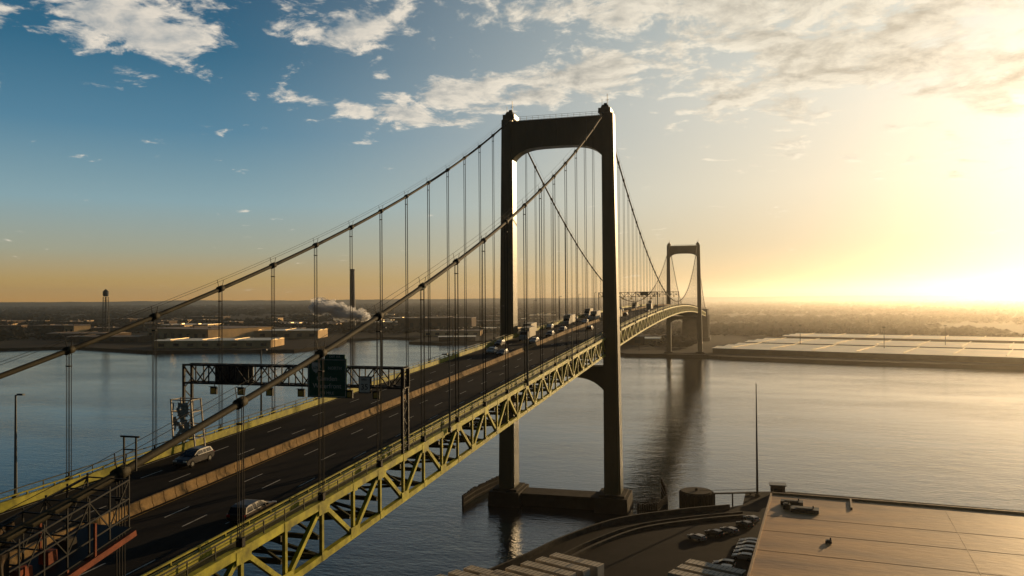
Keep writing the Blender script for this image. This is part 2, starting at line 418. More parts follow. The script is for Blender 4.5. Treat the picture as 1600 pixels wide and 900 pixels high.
def car(col,suv=True):
    L,W,rz_,hd=(4.7,1.88,1.58,1.2) if suv else (4.6,1.82,1.42,1.2)
    o=empty('car')
    m=MB(); carbody(m,L,W,rz_,hd)
    pm=bpy.data.materials.new('car_paint'); pm.use_nodes=True; b=pm.node_tree.nodes['Principled BSDF']; b.inputs['Base Color'].default_value=(*col,1); b.inputs['Coat Weight'].default_value=.12; b.inputs['Specular IOR Level'].default_value=.3
    nn=pm.node_tree.nodes.new('ShaderNodeTexNoise'); nn.inputs['Scale'].default_value=3; mr=pm.node_tree.nodes.new('ShaderNodeMapRange'); mr.inputs[3].default_value=.3; mr.inputs[4].default_value=.5
    pm.node_tree.links.new(nn.outputs['Fac'],mr.inputs[0]); pm.node_tree.links.new(mr.outputs[0],b.inputs['Roughness'])
    m.obj('body',pm,o)
    m=MB(); glasspatch(m,L,W,rz_,hd); m.obj('window',Glass,o,fix=False)
    for sx in (-1,1):
        for yy in (-L/2+.85,L/2-.9):
            m=MB(); m.tube([(sx*(W/2-.2),yy,.34),(sx*(W/2+.02),yy,.34)],.36,14); w=m.obj('wheel',Tyre,o)
            m=MB(); m.tube([(sx*(W/2+.0),yy,.34),(sx*(W/2+.035),yy,.34)],.21,10); m.obj('rim',Galv,w)
        m=MB(); m.box((sx*(W/2-.3),L/2-.06,.74),(.42,.1,.15)); m.obj('headlight',Lamp_w,o)
        m=MB(); m.box((sx*(W/2-.2),-L/2,.86),(.28,.08,.22)); m.obj('tail_light',Lamp_r,o)
        m=MB(); m.box((sx*(W/2+.06),L/2-1.65,1.1),(.2,.12,.14)); m.obj('side_mirror',Dark,o)
    return o
def truck(boxcol,boxL=7.5):
    o=empty('truck'); bm_=mat('cargo_box',boxcol,.6,0,.6,.15,spec=.2)
    m=MB(); m.box((0,-1.2,2.35),(2.5,boxL,2.7)); m.obj('cargo_box',bm_,o)
    m=MB(); m.box((0,-.2,.75),(1.1,boxL+2,.3)); m.obj('chassis',Dark,o)
    fy=-1.2+boxL/2+.15
    m=MB(); m.prism([(fy,.6),(fy,2.7),(fy+.9,2.75),(fy+1.35,1.75),(fy+2.2,1.55),(fy+2.3,.6)],'x',-1.12,1.12); m.obj('cab',BoxW,o)
    m=MB(); m.prism([(fy+.98,2.6),(fy+1.0,2.62),(fy+1.4,1.82),(fy+1.36,1.8)],'x',-1.0,1.0); m.obj('windscreen',Glass,o)
    for sx in (-1,1):
        for yy in (-1.2-boxL/2+1.0,-1.2-boxL/2+2.1,fy+1.3):
            m=MB(); m.tube([(sx*.85,yy,.5),(sx*1.16,yy,.5)],.5,14); m.obj('wheel',Tyre,o)
        m=MB(); m.box((sx*.85,fy+2.3,.95),(.35,.08,.2)); m.obj('headlight',Lamp_w,o)
    return o
def place(o,x,y,rz,label,cat,group='vehicles driving across the bridge'):
    s=(zr(y+2)-zr(y-2))/4
    o.location=(x,y,zr(y)+.012); o.rotation_euler=(math.atan(s)*(1 if rz==0 else -1),0,rz); T(o,label,cat,group)
PI=math.pi
cs=car((.018,.015,.015)); place(cs,-7.2,-153.5,PI,'dark sport utility car driving on the bridge road','car')
c2=car((.045,.030,.018)); place(c2,10.6,-169,0,'dark bronze sport utility car driving beside the truss','car')
cw=car((.30,.28,.25),False); place(cw,-6.9,-42.9,PI,'white saloon car driving across the bridge road','car')
cb=car((.02,.022,.03),False); place(cb,-3.0,-47,PI,'dark saloon car driving next to the median','car')
tr=truck((.36,.31,.22)); place(tr,-7.0,-8,PI,'white box truck driving on the bridge near tower','truck')
tr2=truck((.40,.36,.28),9); place(tr2,-7.5,54,PI,'large white box truck driving past the bridge tower','truck')
for (x,y,src) in ((-3,-16,cw),(-3,4,cs),(-10.5,-24,cb),(-3,22,c2),(-10.6,8,tr),(-10.4,36,cw),(-3.2,63,cw),(-10,78,cs),(-3,84,tr2),(-6.8,95,cw),(-3,118,cb),(-10.4,110,tr),(-7,140,c2),(-6.9,175,cw),(4.5,30,cb),(7.6,66,cw),(4.4,96,tr),(4.4,120,c2),(-3,215,tr),(7.8,190,tr2),(-7,250,cw),(-3,300,cb),(4.4,260,cs),(-7,340,tr2),(-3,390,cw),(10.8,150,cw),(-10,205,cw),(4.4,225,cw),(-3,160,cs)):
    rz_=PI if x<0 else 0
    n=copytree(src,(0,0,0),rz_); place(n,x,y,rz_,src['label'].split(' driving')[0]+' driving across the bridge among traffic',src['category'])
# ---------------------------------------------------------------- maintenance scaffold around cable
sf=empty('maintenance_scaffold',(14.1,-190,zc(-190))); T(sf,'dark lattice scaffold with rusty red beams around the bridge cable','scaffold')
def q(dy,dz): return (zc(-190+dy)-zc(-190))+dz
ys_=list(np.arange(-20,1.3,1.5))
m=MB()
for dx in (-1.9,1.9):
    for a,b in zip(ys_[:-1],ys_[1:]): m.beam((dx,a,q(a,-3.0)),(dx,b,q(b,-3.0)),.28,.34)
    for a in ys_[::3]: m.beam((dx,a,q(a,-3.1)),(dx,a,q(a,-1.0)),.12)
for a in ys_[::3]:
    m.beam((-1.9,a,q(a,-2.98)),(1.9,a,q(a,-2.98)),.22); m.beam((0,a,q(a,-2.9)),(0,a,zr(-190+a)-zc(-190)),.12)
m.obj('red_beam',Rust,sf)
m=MB()
for dx in (-1.5,1.5):
    for dz in (-2.0,-1.0,.1):
        for a,b in zip(ys_[:-1],ys_[1:]): m.beam((dx,a,q(a,dz)),(dx,b,q(b,dz)),.09)
    for k,a in enumerate(ys_):
        m.beam((dx,a,q(a,-2.8)),(dx,a,q(a,.35)),.08)
        if k+1<len(ys_):
            b=ys_[k+1]; lo_,hi_=(-2.0,.1) if k%2 else (.1,-2.0); m.beam((dx,a,q(a,lo_)),(dx,b,q(b,hi_)),.06)
for a in ys_:
    for dz in (-1.0,.1): m.beam((-1.5,a,q(a,dz)),(1.5,a,q(a,dz)),.07)
for a,b in zip(ys_[:-1],ys_[1:]): m.beam((0,a,q(a,-2.72)),(0,b,q(b,-2.72)),3.3,.06)
m.obj('scaffold_frame',Dark,sf)
for (ya,yb,side) in ((-19,-16.0,1),(-13.4,-11.6,1),(-9.8,-7.2,1),(-17,-12,-1),(-8,-4,-1)):
    m=MB(); na,nb=30,20
    for i in range(na):
        for j in range(nb):
            y=ya+(yb-ya)*i/(na-1); t=j/(nb-1); sag=.10*math.sin(i*1.1)*t+.16*noise.noise(Vector((y*1.9,t*2,side)))
            x=side*(1.56+.1*t+sag) if t>.2 else side*(1.0+.56*(t/.2)); z=.18-.1*(t/.2) if t<=.2 else .08-(t-.2)/.8*(1.5+.4*noise.noise(Vector((y,3,side))))
            m.v.append((x,y,q(y,z+.08*noise.noise(Vector((y*2,t*4,9))))))
    for i in range(na-1):
        for j in range(nb-1):
            a=i*nb+j; m.f.append((a,a+1,a+nb+1,a+nb))
    m.obj('tarpaulin',Tarp,sf,fix=False)
random.seed(12)
for k in range(11):
    a=-19+k*1.75; h=random.uniform(.4,.9); m=MB(); m.box((random.uniform(-1.0,1.0),a,q(a,-2.7)+h/2),(random.uniform(.5,1.0),random.uniform(.6,1.2),h),top=(.9,.95)); m.obj('equipment_crate',random.choice([Dark,Quay,Rust]),sf)
gf=empty('guide_frame',(14.1,-187.2,zc(-187.2))); T(gf,'small dark portal frame standing astride the main cable','frame')
m=MB()
m.beam((-.45,0,-.2),(-.45,0,1.9),.09); m.beam((.45,0,-.2),(.45,0,1.9),.09); m.beam((-.7,0,1.9),(.7,0,1.9),.1); m.beam((-.45,0,1.1),(.45,0,1.1),.07); m.obj('frame',Dark,gf)
# ---------------------------------------------------------------- water and land
me=bpy.data.meshes.new('water'); me.from_pydata([(-30000,-8000,0),(30000,-8000,0),(30000,30000,0),(-30000,30000,0)],[],[(0,1,2,3)])
w=bpy.data.objects.new('water',me); COL.objects.link(w); S(w)
wm=bpy.data.materials.new('river_water'); wm.use_nodes=True; nt=wm.node_tree; b=nt.nodes['Principled BSDF']
b.inputs['Base Color'].default_value=(.006,.014,.018,1); b.inputs['Roughness'].default_value=.05; b.inputs['IOR'].default_value=1.33
tc=nt.nodes.new('ShaderNodeTexCoord')
def wn(scale,st,det,rot=0):
    mp=nt.nodes.new('ShaderNodeMapping'); mp.inputs['Scale'].default_value=st; mp.inputs['Rotation'].default_value=(0,0,rot)
    n=nt.nodes.new('ShaderNodeTexNoise'); n.inputs['Scale'].default_value=scale; n.inputs['Detail'].default_value=det; n.inputs['Roughness'].default_value=.6
    nt.links.new(tc.outputs['Object'],mp.inputs[0]); nt.links.new(mp.outputs[0],n.inputs['Vector']); return n
n1=wn(.38,(1,2.0,1),4,.5); n2=wn(.07,(1,1.8,1),4,.3); n3=wn(.006,(1,2.5,1),4,.4)
ad=nt.nodes.new('ShaderNodeMath'); ad.operation='MULTIPLY_ADD'; ad.inputs[1].default_value=1.8
nt.links.new(n2.outputs['Fac'],ad.inputs[0]); nt.links.new(n1.outputs['Fac'],ad.inputs[2])
bp=nt.nodes.new('ShaderNodeBump'); bp.inputs['Distance'].default_value=.26
mr=nt.nodes.new('ShaderNodeMapRange'); mr.inputs[1].default_value=.35; mr.inputs[2].default_value=.65; mr.inputs[3].default_value=.2; mr.inputs[4].default_value=.6
nt.links.new(n3.outputs['Fac'],mr.inputs[0]); nt.links.new(mr.outputs[0],bp.inputs['Strength'])
nt.links.new(ad.outputs[0],bp.inputs['Height']); nt.links.new(bp.outputs[0],b.inputs['Normal'])
me.materials.append(wm)
def land(name,pts,z,m,zb=-2):
    k=MB(); k.prism(pts,'z',zb,z); return S(k.obj(name,m))
LandM=mat('far_bank_ground',(.040,.029,.016),.95,0,.006,.3,base2=(.011,.010,.007),spec=.05)
far=[(-6000,300),(-1500,480),(-843,561),(-781,609),(-614,552),(-488,595),(-450,602),(-445,700),(-500,830),(-470,900),(-400,880),(-380,780),(-325,760),(-300,800),(-250,860),(-205,860),(-130,740),(-60,600),(24,592),(36,578),(159,535),(278,505),(600,420),(3000,-200),(25000,-3000),(25000,28000),(-25000,28000),(-25000,1500)]
land('ground',far,3.0,LandM)
YardM=mat('yard_asphalt',(.013,.011,.010),.9,0,.08,.5,.2,3,spec=.05)
near=[(-14,-110),(-8,-84),(-1,-68),(4,-56),(10,-40),(20,-22),(35,-9),(46,-2),(52,4),(53,20),(66,23),(130,15),(330,-5),(330,-260),(-14,-260)]
land('quay_ground',near,3.0,YardM)
def arc(off): 
    base=[(-8,-84),(-1,-68),(4,-56),(10,-40),(20,-22),(35,-9),(48,-1)]
    out=[]; P=[Vector((a,b)) for a,b in base]
    for i,p in enumerate(P):
        t=(P[min(i+1,len(P)-1)]-P[max(i-1,0)]).normalized(); nrm=Vector((t.y,-t.x)); out.append(p+nrm*off)
    res=[]
    for i in range(len(out)-1):
        p0=out[max(i-1,0)];p1=out[i];p2=out[i+1];p3=out[min(i+2,len(out)-1)]
        for k in range(8):
            t=k/8; res.append(.5*((2*p1)+(p2-p0)*t+(2*p0-5*p1+4*p2-p3)*t*t+(3*p1-p0-3*p2+p3)*t**3))
    res.append(out[-1]); return res
for off,h,w_ in ((.8,1.3,.6),(7.2,1.0,.45),(9.2,.8,.8)):
    A=arc(off); m=MB()
    for i,a in enumerate(A):
        t=(A[min(i+1,len(A)-1)]-A[max(i-1,0)]).normalized(); nn=Vector((t.y,-t.x))*w_/2
        for (sg_,z) in ((-1,2.9),(-1,3+h),(1,3+h),(1,2.9)): m.v.append((a.x+nn.x*sg_,a.y+nn.y*sg_,z))
        if i:
            k=4*i
            for j in range(4): m.f.append((k-4+j,k-4+(j+1)%4,k+(j+1)%4,k+j))
    wl=m.obj('quay_wall',Quay); T(wl,'low curved concrete wall edging the riverside road','wall','curved quay walls')
m=MB(); A=arc(1.2);B=arc(6.9)
for i,(a,b_) in enumerate(zip(A,B)):
    m.v+=[(a.x,a.y,3.006),(b_.x,b_.y,3.006)]
    if i: k=2*i; m.f.append((k-2,k-1,k+1,k))
S(m.obj('quay_road',Asph,fix=False))
RoofM=mat('flat_roof_felt',(.50,.27,.09),.6,0,.10,.3,.8,1.2,base2=(.17,.085,.03),stretch=(.3,1,1),spec=.35)
WallM=mat('warehouse_wall',(.09,.07,.05),.8,0,.3,.2)
wh=empty('quay_warehouse',(59,-19,3)); wh.rotation_euler=(0,0,R(-6)); T(wh,'huge flat brown roofed warehouse standing on the quay','warehouse')
m=MB(); m.box((60,-60,4.25),(118,118,8.5)); m.obj('wall',WallM,wh)
m=MB(); m.box((60,-60,8.75),(120,120,.5)) 
for y in (-21,-33,-47,-70): m.box((60,y,9.02),(120,.15,.04))
m.box((38,-60,9.015),(.15,120,.03))
rf=m.obj('roof',RoofM,wh)
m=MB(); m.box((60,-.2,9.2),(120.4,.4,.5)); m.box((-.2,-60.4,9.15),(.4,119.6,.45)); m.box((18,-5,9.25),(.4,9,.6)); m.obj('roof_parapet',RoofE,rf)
for k in range(12):
    m=MB(); m.box((.93,-6-k*9.5,2.4),(.12,4.2,4.4)); m.obj('loading_door',White,wh)
for (x,y,a,b_,c) in ((5,-10,5,2.2,1.0),(8,-15,6,3,.8),(4,-14,1.5,1.5,1.2),(13,-38,1.2,1.2,.5)):
    m=MB(); m.box((x,y,9.1+c/2),(a,b_,c)); m.box((x,y,9.1+c+.08),(a*.6,b_*.6,.16)); m.tube([(x+a*.3,y,9.1+c),(x+a*.3,y,9.1+c+.6)],.15,8); m.obj('roof_vent',Dark,rf)
hut=empty('gatehouse',(62,17,3)); T(hut,'small grey gatehouse at the end of the quay','hut')
m=MB(); m.box((0,0,1.6),(4,3,3.2)); m.obj('wall',WallM,hut); m=MB(); m.box((0,0,3.35),(4.8,3.8,.3)); m.obj('roof',Galv,hut); m=MB(); m.box((0,-1.52,1.9),(2.4,.06,1)); m.obj('window',Glass,hut)
d=empty('mooring_dolphin',(39,11,0)); T(d,'round dark mooring dolphin standing in the river','mooring dolphin')
m=MB(); m.tube([(0,0,-3),(0,0,3.9)],4.6,28)
for k in range(30): 
    a=k/30*2*PI; m.tube([(4.75*math.cos(a),4.75*math.sin(a),-2),(4.75*math.cos(a),4.75*math.sin(a),4.3)],.28,6)
m.obj('pile_cluster',Wood,d); m=MB(); m.tube([(0,0,3.9),(0,0,4.6)],4.4,28); m.tube([(0,0,4.6),(0,0,5.3)],.4,10); m.obj('concrete_cap',ConcD,d)
m=MB(); m.beam((0,0,3.6),(17,6,3.6),.9,.3)
for t in (.3,.6,.9): m.tube([(17*t,6*t,-2),(17*t,6*t,3.6)],.25,6)
for s_ in (-.4,.4): m.beam((1,s_,4.6),(17,6+s_,4.6),.06)
m.obj('catwalk',Wood,d)
ps=empty('tall_mast',(56.2,14.5,3)); T(ps,'very tall thin dark pole standing on the quay corner','pole')
m=MB(); m.tube([(0,0,0),(0,0,12),(0,0,33)],[.36,.28,.13],10); m.obj('pole',Dark,ps); m=MB(); m.tube([(0,0,0),(0,0,.8)],.7,10); m.obj('base',Quay,ps)
cars=[(41,-32,.9,cw),(45,-27.5,.9,cs),(48.5,-24,.9,cw),(52.3,-18,.7,c2),(54,-12,.7,cw)]+[(51.5+.4*k,-44+2.9*k,1.45,(cw,cs,cw,c2,cb)[k]) for k in range(5)]+[(47+.3*k,-56+3*k,1.45,(cs,cw,c2)[k]) for k in range(3)]
for x,y,a,src in cars:
    n=copytree(src,(x,y,3.01),a); n.rotation_euler=(0,0,a+random.uniform(-.04,.04)); T(n,src['label'].split(' driving')[0]+' parked in the quay yard','car','cars parked in the quay yard')
def trailer():
    o=empty('cargo_trailer'); m=MB(); m.box((0,0,2.5),(2.5,12,2.8)); m.obj('cargo_box',BoxW,o)
    m=MB()
    for k in range(12): m.box((0,-5.5+k,3.93),(2.4,.08,.05))
    m.obj('roof_rib',Galv,o)
    m=MB(); m.box((0,-4,.9),(2,3,.4)); m.obj('chassis',Dark,o)
    for sx in (-1,1):
        for yy in (-5,-3.7): m=MB(); m.tube([(sx*.8,yy,.5),(sx*1.2,yy,.5)],.5,12); m.obj('wheel',Tyre,o)
    return o
tl=trailer(); first=True
TL=[]
ax=Vector((.93,-.37)); px=Vector((.37,.93))
for k in range(5): TL.append(Vector((3,-77))+px*(-3.9*k)+ax*(-.8*k))
for k in range(6): TL.append(Vector((18,-65))+px*(-3.9*k)+ax*(-.9*k))
for k in range(3): TL.append(Vector((46,-62))+px*(-3.9*k))
for p in TL:
    o=tl if first else copytree(tl,(0,0,0),0); first=False
    o.location=(p.x,p.y,3.01); o.rotation_euler=(0,0,math.atan2(ax.y,ax.x)-PI/2+random.uniform(-.03,.03)); T(o,'white box cargo trailer parked in a tight row','trailer','trailers parked in a row')
# ---------------------------------------------------------------- far bank buildings
RoofL=mat('pale_metal_roof',(.85,.66,.38),.42,.6,.03,.15,spec=.5); RoofB=mat('brown_roof',(.14,.09,.045),.7,0,.03,.3)
WallB=mat('brick_wall',(.08,.05,.027),.85,0,.05,.3,spec=.1); WallT=mat('tan_wall',(.46,.31,.15),.8,0,.05,.25,spec=.1)
WallW=mat('terminal_wall',(.16,.115,.06),.8,0,.05,.25,spec=.1)
def shed(x,y,L,D,H,rz,wm_,rm,gables=0,label='long low warehouse with pale roof on the riverbank',cat='warehouse',name='warehouse',front=True):
    o=empty(name,(x,y,3)); o.rotation_euler=(0,0,rz); T(o,label,cat,'buildings on the far riverbank')
    m=MB(); m.box((L/2,D/2,H/2),(L,D,H)); m.obj('wall',wm_,o)
    m=MB()
    if gables:
        w_=D/gables
        for g_ in range(gables): m.prism([(g_*w_+.02,H+.05),(g_*w_+w_/2,H+.05+w_*.04),((g_+1)*w_-.02,H+.05)],'x',-1,L+1)
        for k in range(int(L/40)): m.box((20+k*40,D/2,H+.5+w_*.03),(.6,D,.5))
    else: m.box((L/2,D/2,H+.3),(L+1,D+1,.6)); m.box((L*.3,D*.5,H+1.4),(L*.08,D*.2,1.6)); m.box((L*.7,D*.4,H+1.2),(L*.05,D*.2,1.2))
    m.obj('roof',rm,o)
    if front:
        n=max(2,min(8,int(L/14)))
        for k in range(n):
            m=MB(); m.box(((k+.5)*L/n,-.06,H*.42),(L/n*.4,.1,H*.4)); m.obj('window',Dark,o)
    return o
rzR=math.atan2(-.332,.943)
kw=dict(front=False)
shed(28,622,330,100,5,rzR,WallW,RoofL,3,**kw); shed(62,732,380,95,5.5,rzR,WallW,RoofL,3,**kw); shed(346,508,280,110,5.5,rzR,WallW,RoofL,3,**kw)
shed(110,850,320,80,7,rzR,WallW,RoofL,3,**kw); shed(440,640,330,90,7,rzR,WallW,RoofL,3,**kw); shed(430,780,330,90,7,rzR,WallW,RoofL,3,**kw)
shed(-800,770,135,120,17,R(-14),WallT,RoofB,0,'big tan industrial building lit by low sun','factory','factory')
shed(-640,594,145,55,9,R(15),WallT,RoofL,2); shed(-700,805,150,60,12,R(15),WallT,RoofL,2); shed(-1085,900,30,30,16,R(-15),WallT,RoofB)
shed(-980,760,120,40,9,R(5),WallB,RoofB,1); shed(-870,690,110,36,8,R(8),WallB,RoofB,1)
shed(-560,1150,140,60,22,R(10),WallB,RoofB,0,'dark brick power plant building near the smokestack','power plant','power_plant')
shed(-340,790,50,26,6,R(20),WallB,RoofL,1); shed(-190,900,90,30,7,R(20),WallB,RoofL,1); shed(-110,770,70,30,7,R(0),WallT,RoofL,1); shed(-420,930,90,35,8,R(12),WallT,RoofB,1)
random.seed(3)
for k in range(70):
    D=random.uniform(900,2600); th=R(random.uniform(8,52)); x=50-D*math.sin(th); y=-228+D*math.cos(th)
    a,b_=random.uniform(30,110),random.uniform(20,60)
    if y<700 or (-600<x<-150 and y<1020) or (-1000<x<-480 and y<1000): continue
    shed(x,y,a,b_,random.uniform(5,12),R(random.uniform(-5,25)),random.choice([WallB,WallB,WallT]),random.choice([RoofB,RoofB,RoofB,RoofL]))
wt=empty('water_tower',(-943,843,3)); T(wt,'old round water tower on steel legs above rooftops','water tower')
m=MB()
for k in range(6):
    a=k/6*2*PI; m.beam((6*math.cos(a),6*math.sin(a),0),(4.2*math.cos(a),4.2*math.sin(a),66),.5)
    for z in (20,40,60):
        a2=(k+1)/6*2*PI; r0=6-1.8*z/66; m.beam((r0*math.cos(a),r0*math.sin(a),z),(r0*math.cos(a2),r0*math.sin(a2),z),.35)
m.tube([(0,0,0),(0,0,66)],.5,8); m.obj('support_frame',Dark,wt)
m=MB(); m.tube([(0,0,66.5),(0,0,68),(0,0,74.5),(0,0,78.5)],[3.0,4.5,4.5,.5],20); m.obj('tank',Dark,wt)
ss=empty('smokestack',(-645.6,1134,3)); T(ss,'tall dark smokestack rising over the industrial riverbank','smokestack')
m=MB(); m.tube([(0,0,0),(0,0,60),(0,0,115)],[6,4.8,4.2],20); m.obj('chimney_shaft',Dark,ss); m=MB(); m.tube([(0,0,112),(0,0,116)],[4.6,4.6],20); m.obj('chimney_cap',Dark,ss)
for (x,y) in ((195,640),(262,690),(330,600),(120,700),(-50,640),(-110,760)):
    o=empty('light_mast',(x,y,3)); T(o,'tall thin floodlight mast among the riverbank warehouses','light mast','floodlight masts')
    m=MB(); m.tube([(0,0,0),(0,0,26)],[.4,.2],8); m.obj('mast',Dark,o); m=MB(); m.box((0,0,26.4),(3,1,.8)); m.obj('floodlight',Dark,o)
Fol=mat('woodland_foliage',(.034,.026,.014),.95,0,.01,.3,base2=(.010,.009,.006),spec=.03)
def woods(name,n,gen):
    base=[(1,0,0),(-1,0,0),(0,1,0),(0,-1,0),(0,0,1.0),(0,0,-.6)]; F=[(0,2,4),(2,1,4),(1,3,4),(3,0,4),(2,0,5),(1,2,5),(3,1,5),(0,3,5)]
    V=[];FF=[]
    for i in range(n):
        x,y,s=gen()
        for c in range(3):
            b0=len(V); r=s*random.uniform(.5,1); cx=x+random.uniform(-1.5,1.5)*s; cy=y+random.uniform(-1.5,1.5)*s; cz=3+s*random.uniform(.3,.8)
            for v in base: V.append((cx+v[0]*r*random.uniform(.8,1.5),cy+v[1]*r*random.uniform(.8,1.5),cz+v[2]*r*random.uniform(.5,.9)))
            FF+=[(b0+a,b0+b,b0+c_) for a,b,c_ in F]
    me=bpy.data.meshes.new(name); me.from_pydata(V,[],FF); me.materials.append(Fol); o=bpy.data.objects.new(name,me); COL.objects.link(o); o['kind']='stuff'; return o
def gen():
    while True:
        D=700+9000*random.random()**1.6; th=R(random.uniform(-36,56)); x=50-D*math.sin(th); y=-228+D*math.cos(th)
        if y<680-.35*max(x,0): continue
        if -600<x<-30 and y<1000: continue
        if -1000<x<-480 and y<1000 and random.random()<.85: continue
        if x>0 and y<1000-.35*x and x<900: continue
        if noise.noise(Vector((x*.003,y*.003,0)))<-.2: continue
        return x,y,random.uniform(3.5,7)*(1+D/5000)
woods('distant_woodland',18000,gen)
m=MB(); n=220
for i in range(n):
    th=R(-45+110*i/(n-1)); D=11000; h=58+14*noise.noise(Vector((i*.07,0,0)))+9*noise.noise(Vector((i*.4,3,0)))
    for (dd,z) in ((0,0),(600,h),(2500,h*.9)): m.v.append((50-(D+dd)*math.sin(th),-228+(D+dd)*math.cos(th),z))
    if i:
        k=3*i; m.f+=[(k-3,k-2,k+1,k),(k-2,k-1,k+2,k+1)]
S(m.obj('distant_hills',Fol,fix=False))
# ---------------------------------------------------------------- steam plume (many thin translucent wisps)
bm=bmesh.new(); random.seed(22)
for k in range(210):
    t=random.random()**.8; spread=6+9*(1-t)
    cx=-48+96*t+random.gauss(0,4); cz=6+20*(1-t)+random.gauss(0,spread*.55); cy=random.gauss(0,9); r=random.uniform(3.5,8)*(1.1-.35*t)
    res=bmesh.ops.create_icosphere(bm,subdivisions=2,radius=r)
    for v in res['verts']:
        nz=noise.noise(v.co*.2+Vector((k*3.1,0,0)))+.7*noise.noise(v.co*.5+Vector((k*3.1,5,0)))
        c=v.co*(1+.8*nz); v.co=Vector((c.x*1.3,c.y,c.z*.85))+Vector((cx,cy,max(cz,2)))
me=bpy.data.meshes.new('steam_plume'); bm.to_mesh(me); bm.free()
for p in me.polygons: p.use_smooth=True
st=bpy.data.objects.new('steam_plume',me); COL.objects.link(st); st.location=(-640,1075,24); st['kind']='stuff'
pm=bpy.data.materials.new('steam'); pm.use_nodes=True; nt=pm.node_tree; nt.nodes.remove(nt.nodes['Principled BSDF'])
df=nt.nodes.new('ShaderNodeBsdfDiffuse'); df.inputs[0].default_value=(1,.98,.97,1); tl_=nt.nodes.new('ShaderNodeBsdfTranslucent'); tl_.inputs[0].default_value=(1,.99,.98,1); tp=nt.nodes.new('ShaderNodeBsdfTransparent')
m1=nt.nodes.new('ShaderNodeMixShader'); m1.inputs[0].default_value=.7; nt.links.new(df.outputs[0],m1.inputs[1]); nt.links.new(tl_.outputs[0],m1.inputs[2])
m2=nt.nodes.new('ShaderNodeMixShader'); m2.inputs[0].default_value=.24; nt.links.new(tp.outputs[0],m2.inputs[1]); nt.links.new(m1.outputs[0],m2.inputs[2]); nt.links.new(m2.outputs[0],nt.nodes['Material Output'].inputs[0]); me.materials.append(pm)
# ---------------------------------------------------------------- humid air: thin over the river, thicker over the far bank
def haze(name,c,d,den_,g,col):
    m=MB(); m.box(c,d); hz=m.obj(name,bpy.data.materials.new(name)); hz['kind']='stuff'
    hm=hz.data.materials[0]; hm.use_nodes=True; nt=hm.node_tree; nt.nodes.remove(nt.nodes['Principled BSDF'])
    vs=nt.nodes.new('ShaderNodeVolumeScatter'); vs.inputs['Color'].default_value=(*col,1); vs.inputs['Density'].default_value=den_; vs.inputs['Anisotropy'].default_value=g
    nt.links.new(vs.outputs[0],nt.nodes['Material Output'].inputs['Volume'])
haze('river_haze',(1500,3600,94),(17000,8800,191),.00006,.82,(1,.92,.78))
haze('far_bank_haze',(4200,4000,60),(9000,6600,121),.00012,.66,(1,.92,.80))
# ---------------------------------------------------------------- world
SUN_AZ=R(25); SUN_EL=R(10)
Sd=Vector((math.sin(SUN_AZ)*math.cos(SUN_EL),math.cos(SUN_AZ)*math.cos(SUN_EL),math.sin(SUN_EL)))
W=bpy.data.worlds.new('World'); sc.world=W; W.use_nodes=True; nt=W.node_tree; nd=nt.nodes; lk=nt.links
bg=nd['Background']
sky=nd.new('ShaderNodeTexSky'); sky.sky_type='NISHITA'; sky.sun_disc=False; sky.sun_elevation=SUN_EL; sky.sun_rotation=SUN_AZ; sky.dust_density=1.0; sky.ozone_density=3.0; sky.air_density=1.0
def M(op,a,b=None,c=None,clamp=False):
    n=nd.new('ShaderNodeMath'); n.operation=op; n.use_clamp=clamp
    for i,x in enumerate((a,b,c)):
        if x is None: continue
        if isinstance(x,(int,float)): n.inputs[i].default_value=x
        else: lk.new(x,n.inputs[i])
    return n.outputs[0]
def MIX(f,a,b,bt='MIX'):
    n=nd.new('ShaderNodeMixRGB'); n.blend_type=bt
    for i,x in enumerate((f,a,b)):
        if isinstance(x,(int,float)): n.inputs[i].default_value=x if i==0 else (x,x,x,1)
        elif isinstance(x,tuple): n.inputs[i].default_value=(*x,1)
        else: lk.new(x,n.inputs[i])
    return n.outputs[0]
def RAMP(fac,stops):
    n=nd.new('ShaderNodeValToRGB'); cr=n.color_ramp
    while len(cr.elements)<len(stops): cr.elements.new(.5)
    for e,(p,c) in zip(cr.elements,stops): e.position=p; e.color=(*c,1)
    lk.new(fac,n.inputs[0]); return n.outputs[0]
tc=nd.new('ShaderNodeTexCoord'); nrm=nd.new('ShaderNodeVectorMath'); nrm.operation='NORMALIZE'; lk.new(tc.outputs['Generated'],nrm.inputs[0])
sp_=nd.new('ShaderNodeSeparateXYZ'); lk.new(nrm.outputs[0],sp_.inputs[0]); dx,dy,dz=sp_.outputs
az=M('MULTIPLY',M('ARCTAN2',dx,dy),57.2958)
el=M('MULTIPLY',M('ARCSINE',dz),57.2958)
dot=nd.new('ShaderNodeVectorMath'); dot.operation='DOT_PRODUCT'; lk.new(nrm.outputs[0],dot.inputs[0]); dot.inputs[1].default_value=Sd
ang=M('MULTIPLY',M('ARCCOSINE',M('MINIMUM',dot.outputs['Value'],.99999)),57.2958)
e30=M('DIVIDE',el,30.0,clamp=True)
coldside=RAMP(e30,[(0,(.60,.29,.055)),(.045,(.52,.33,.10)),(.11,(.38,.38,.27)),(.22,(.25,.39,.43)),(.38,(.085,.23,.34)),(.55,(.020,.13,.23)),(.70,(.008,.085,.17)),(1,(.006,.04,.08))])
warmside=RAMP(e30,[(0,(.66,.43,.18)),(.08,(.76,.59,.34)),(.25,(.82,.72,.53)),(.45,(.74,.71,.60)),(.7,(.50,.56,.54)),(1,(.24,.29,.32))])
mrf=nd.new('ShaderNodeMapRange'); mrf.interpolation_type='SMOOTHSTEP'; lk.new(ang,mrf.inputs[0]); mrf.inputs[1].default_value=62; mrf.inputs[2].default_value=12
grad=MIX(mrf.outputs[0],coldside,warmside)
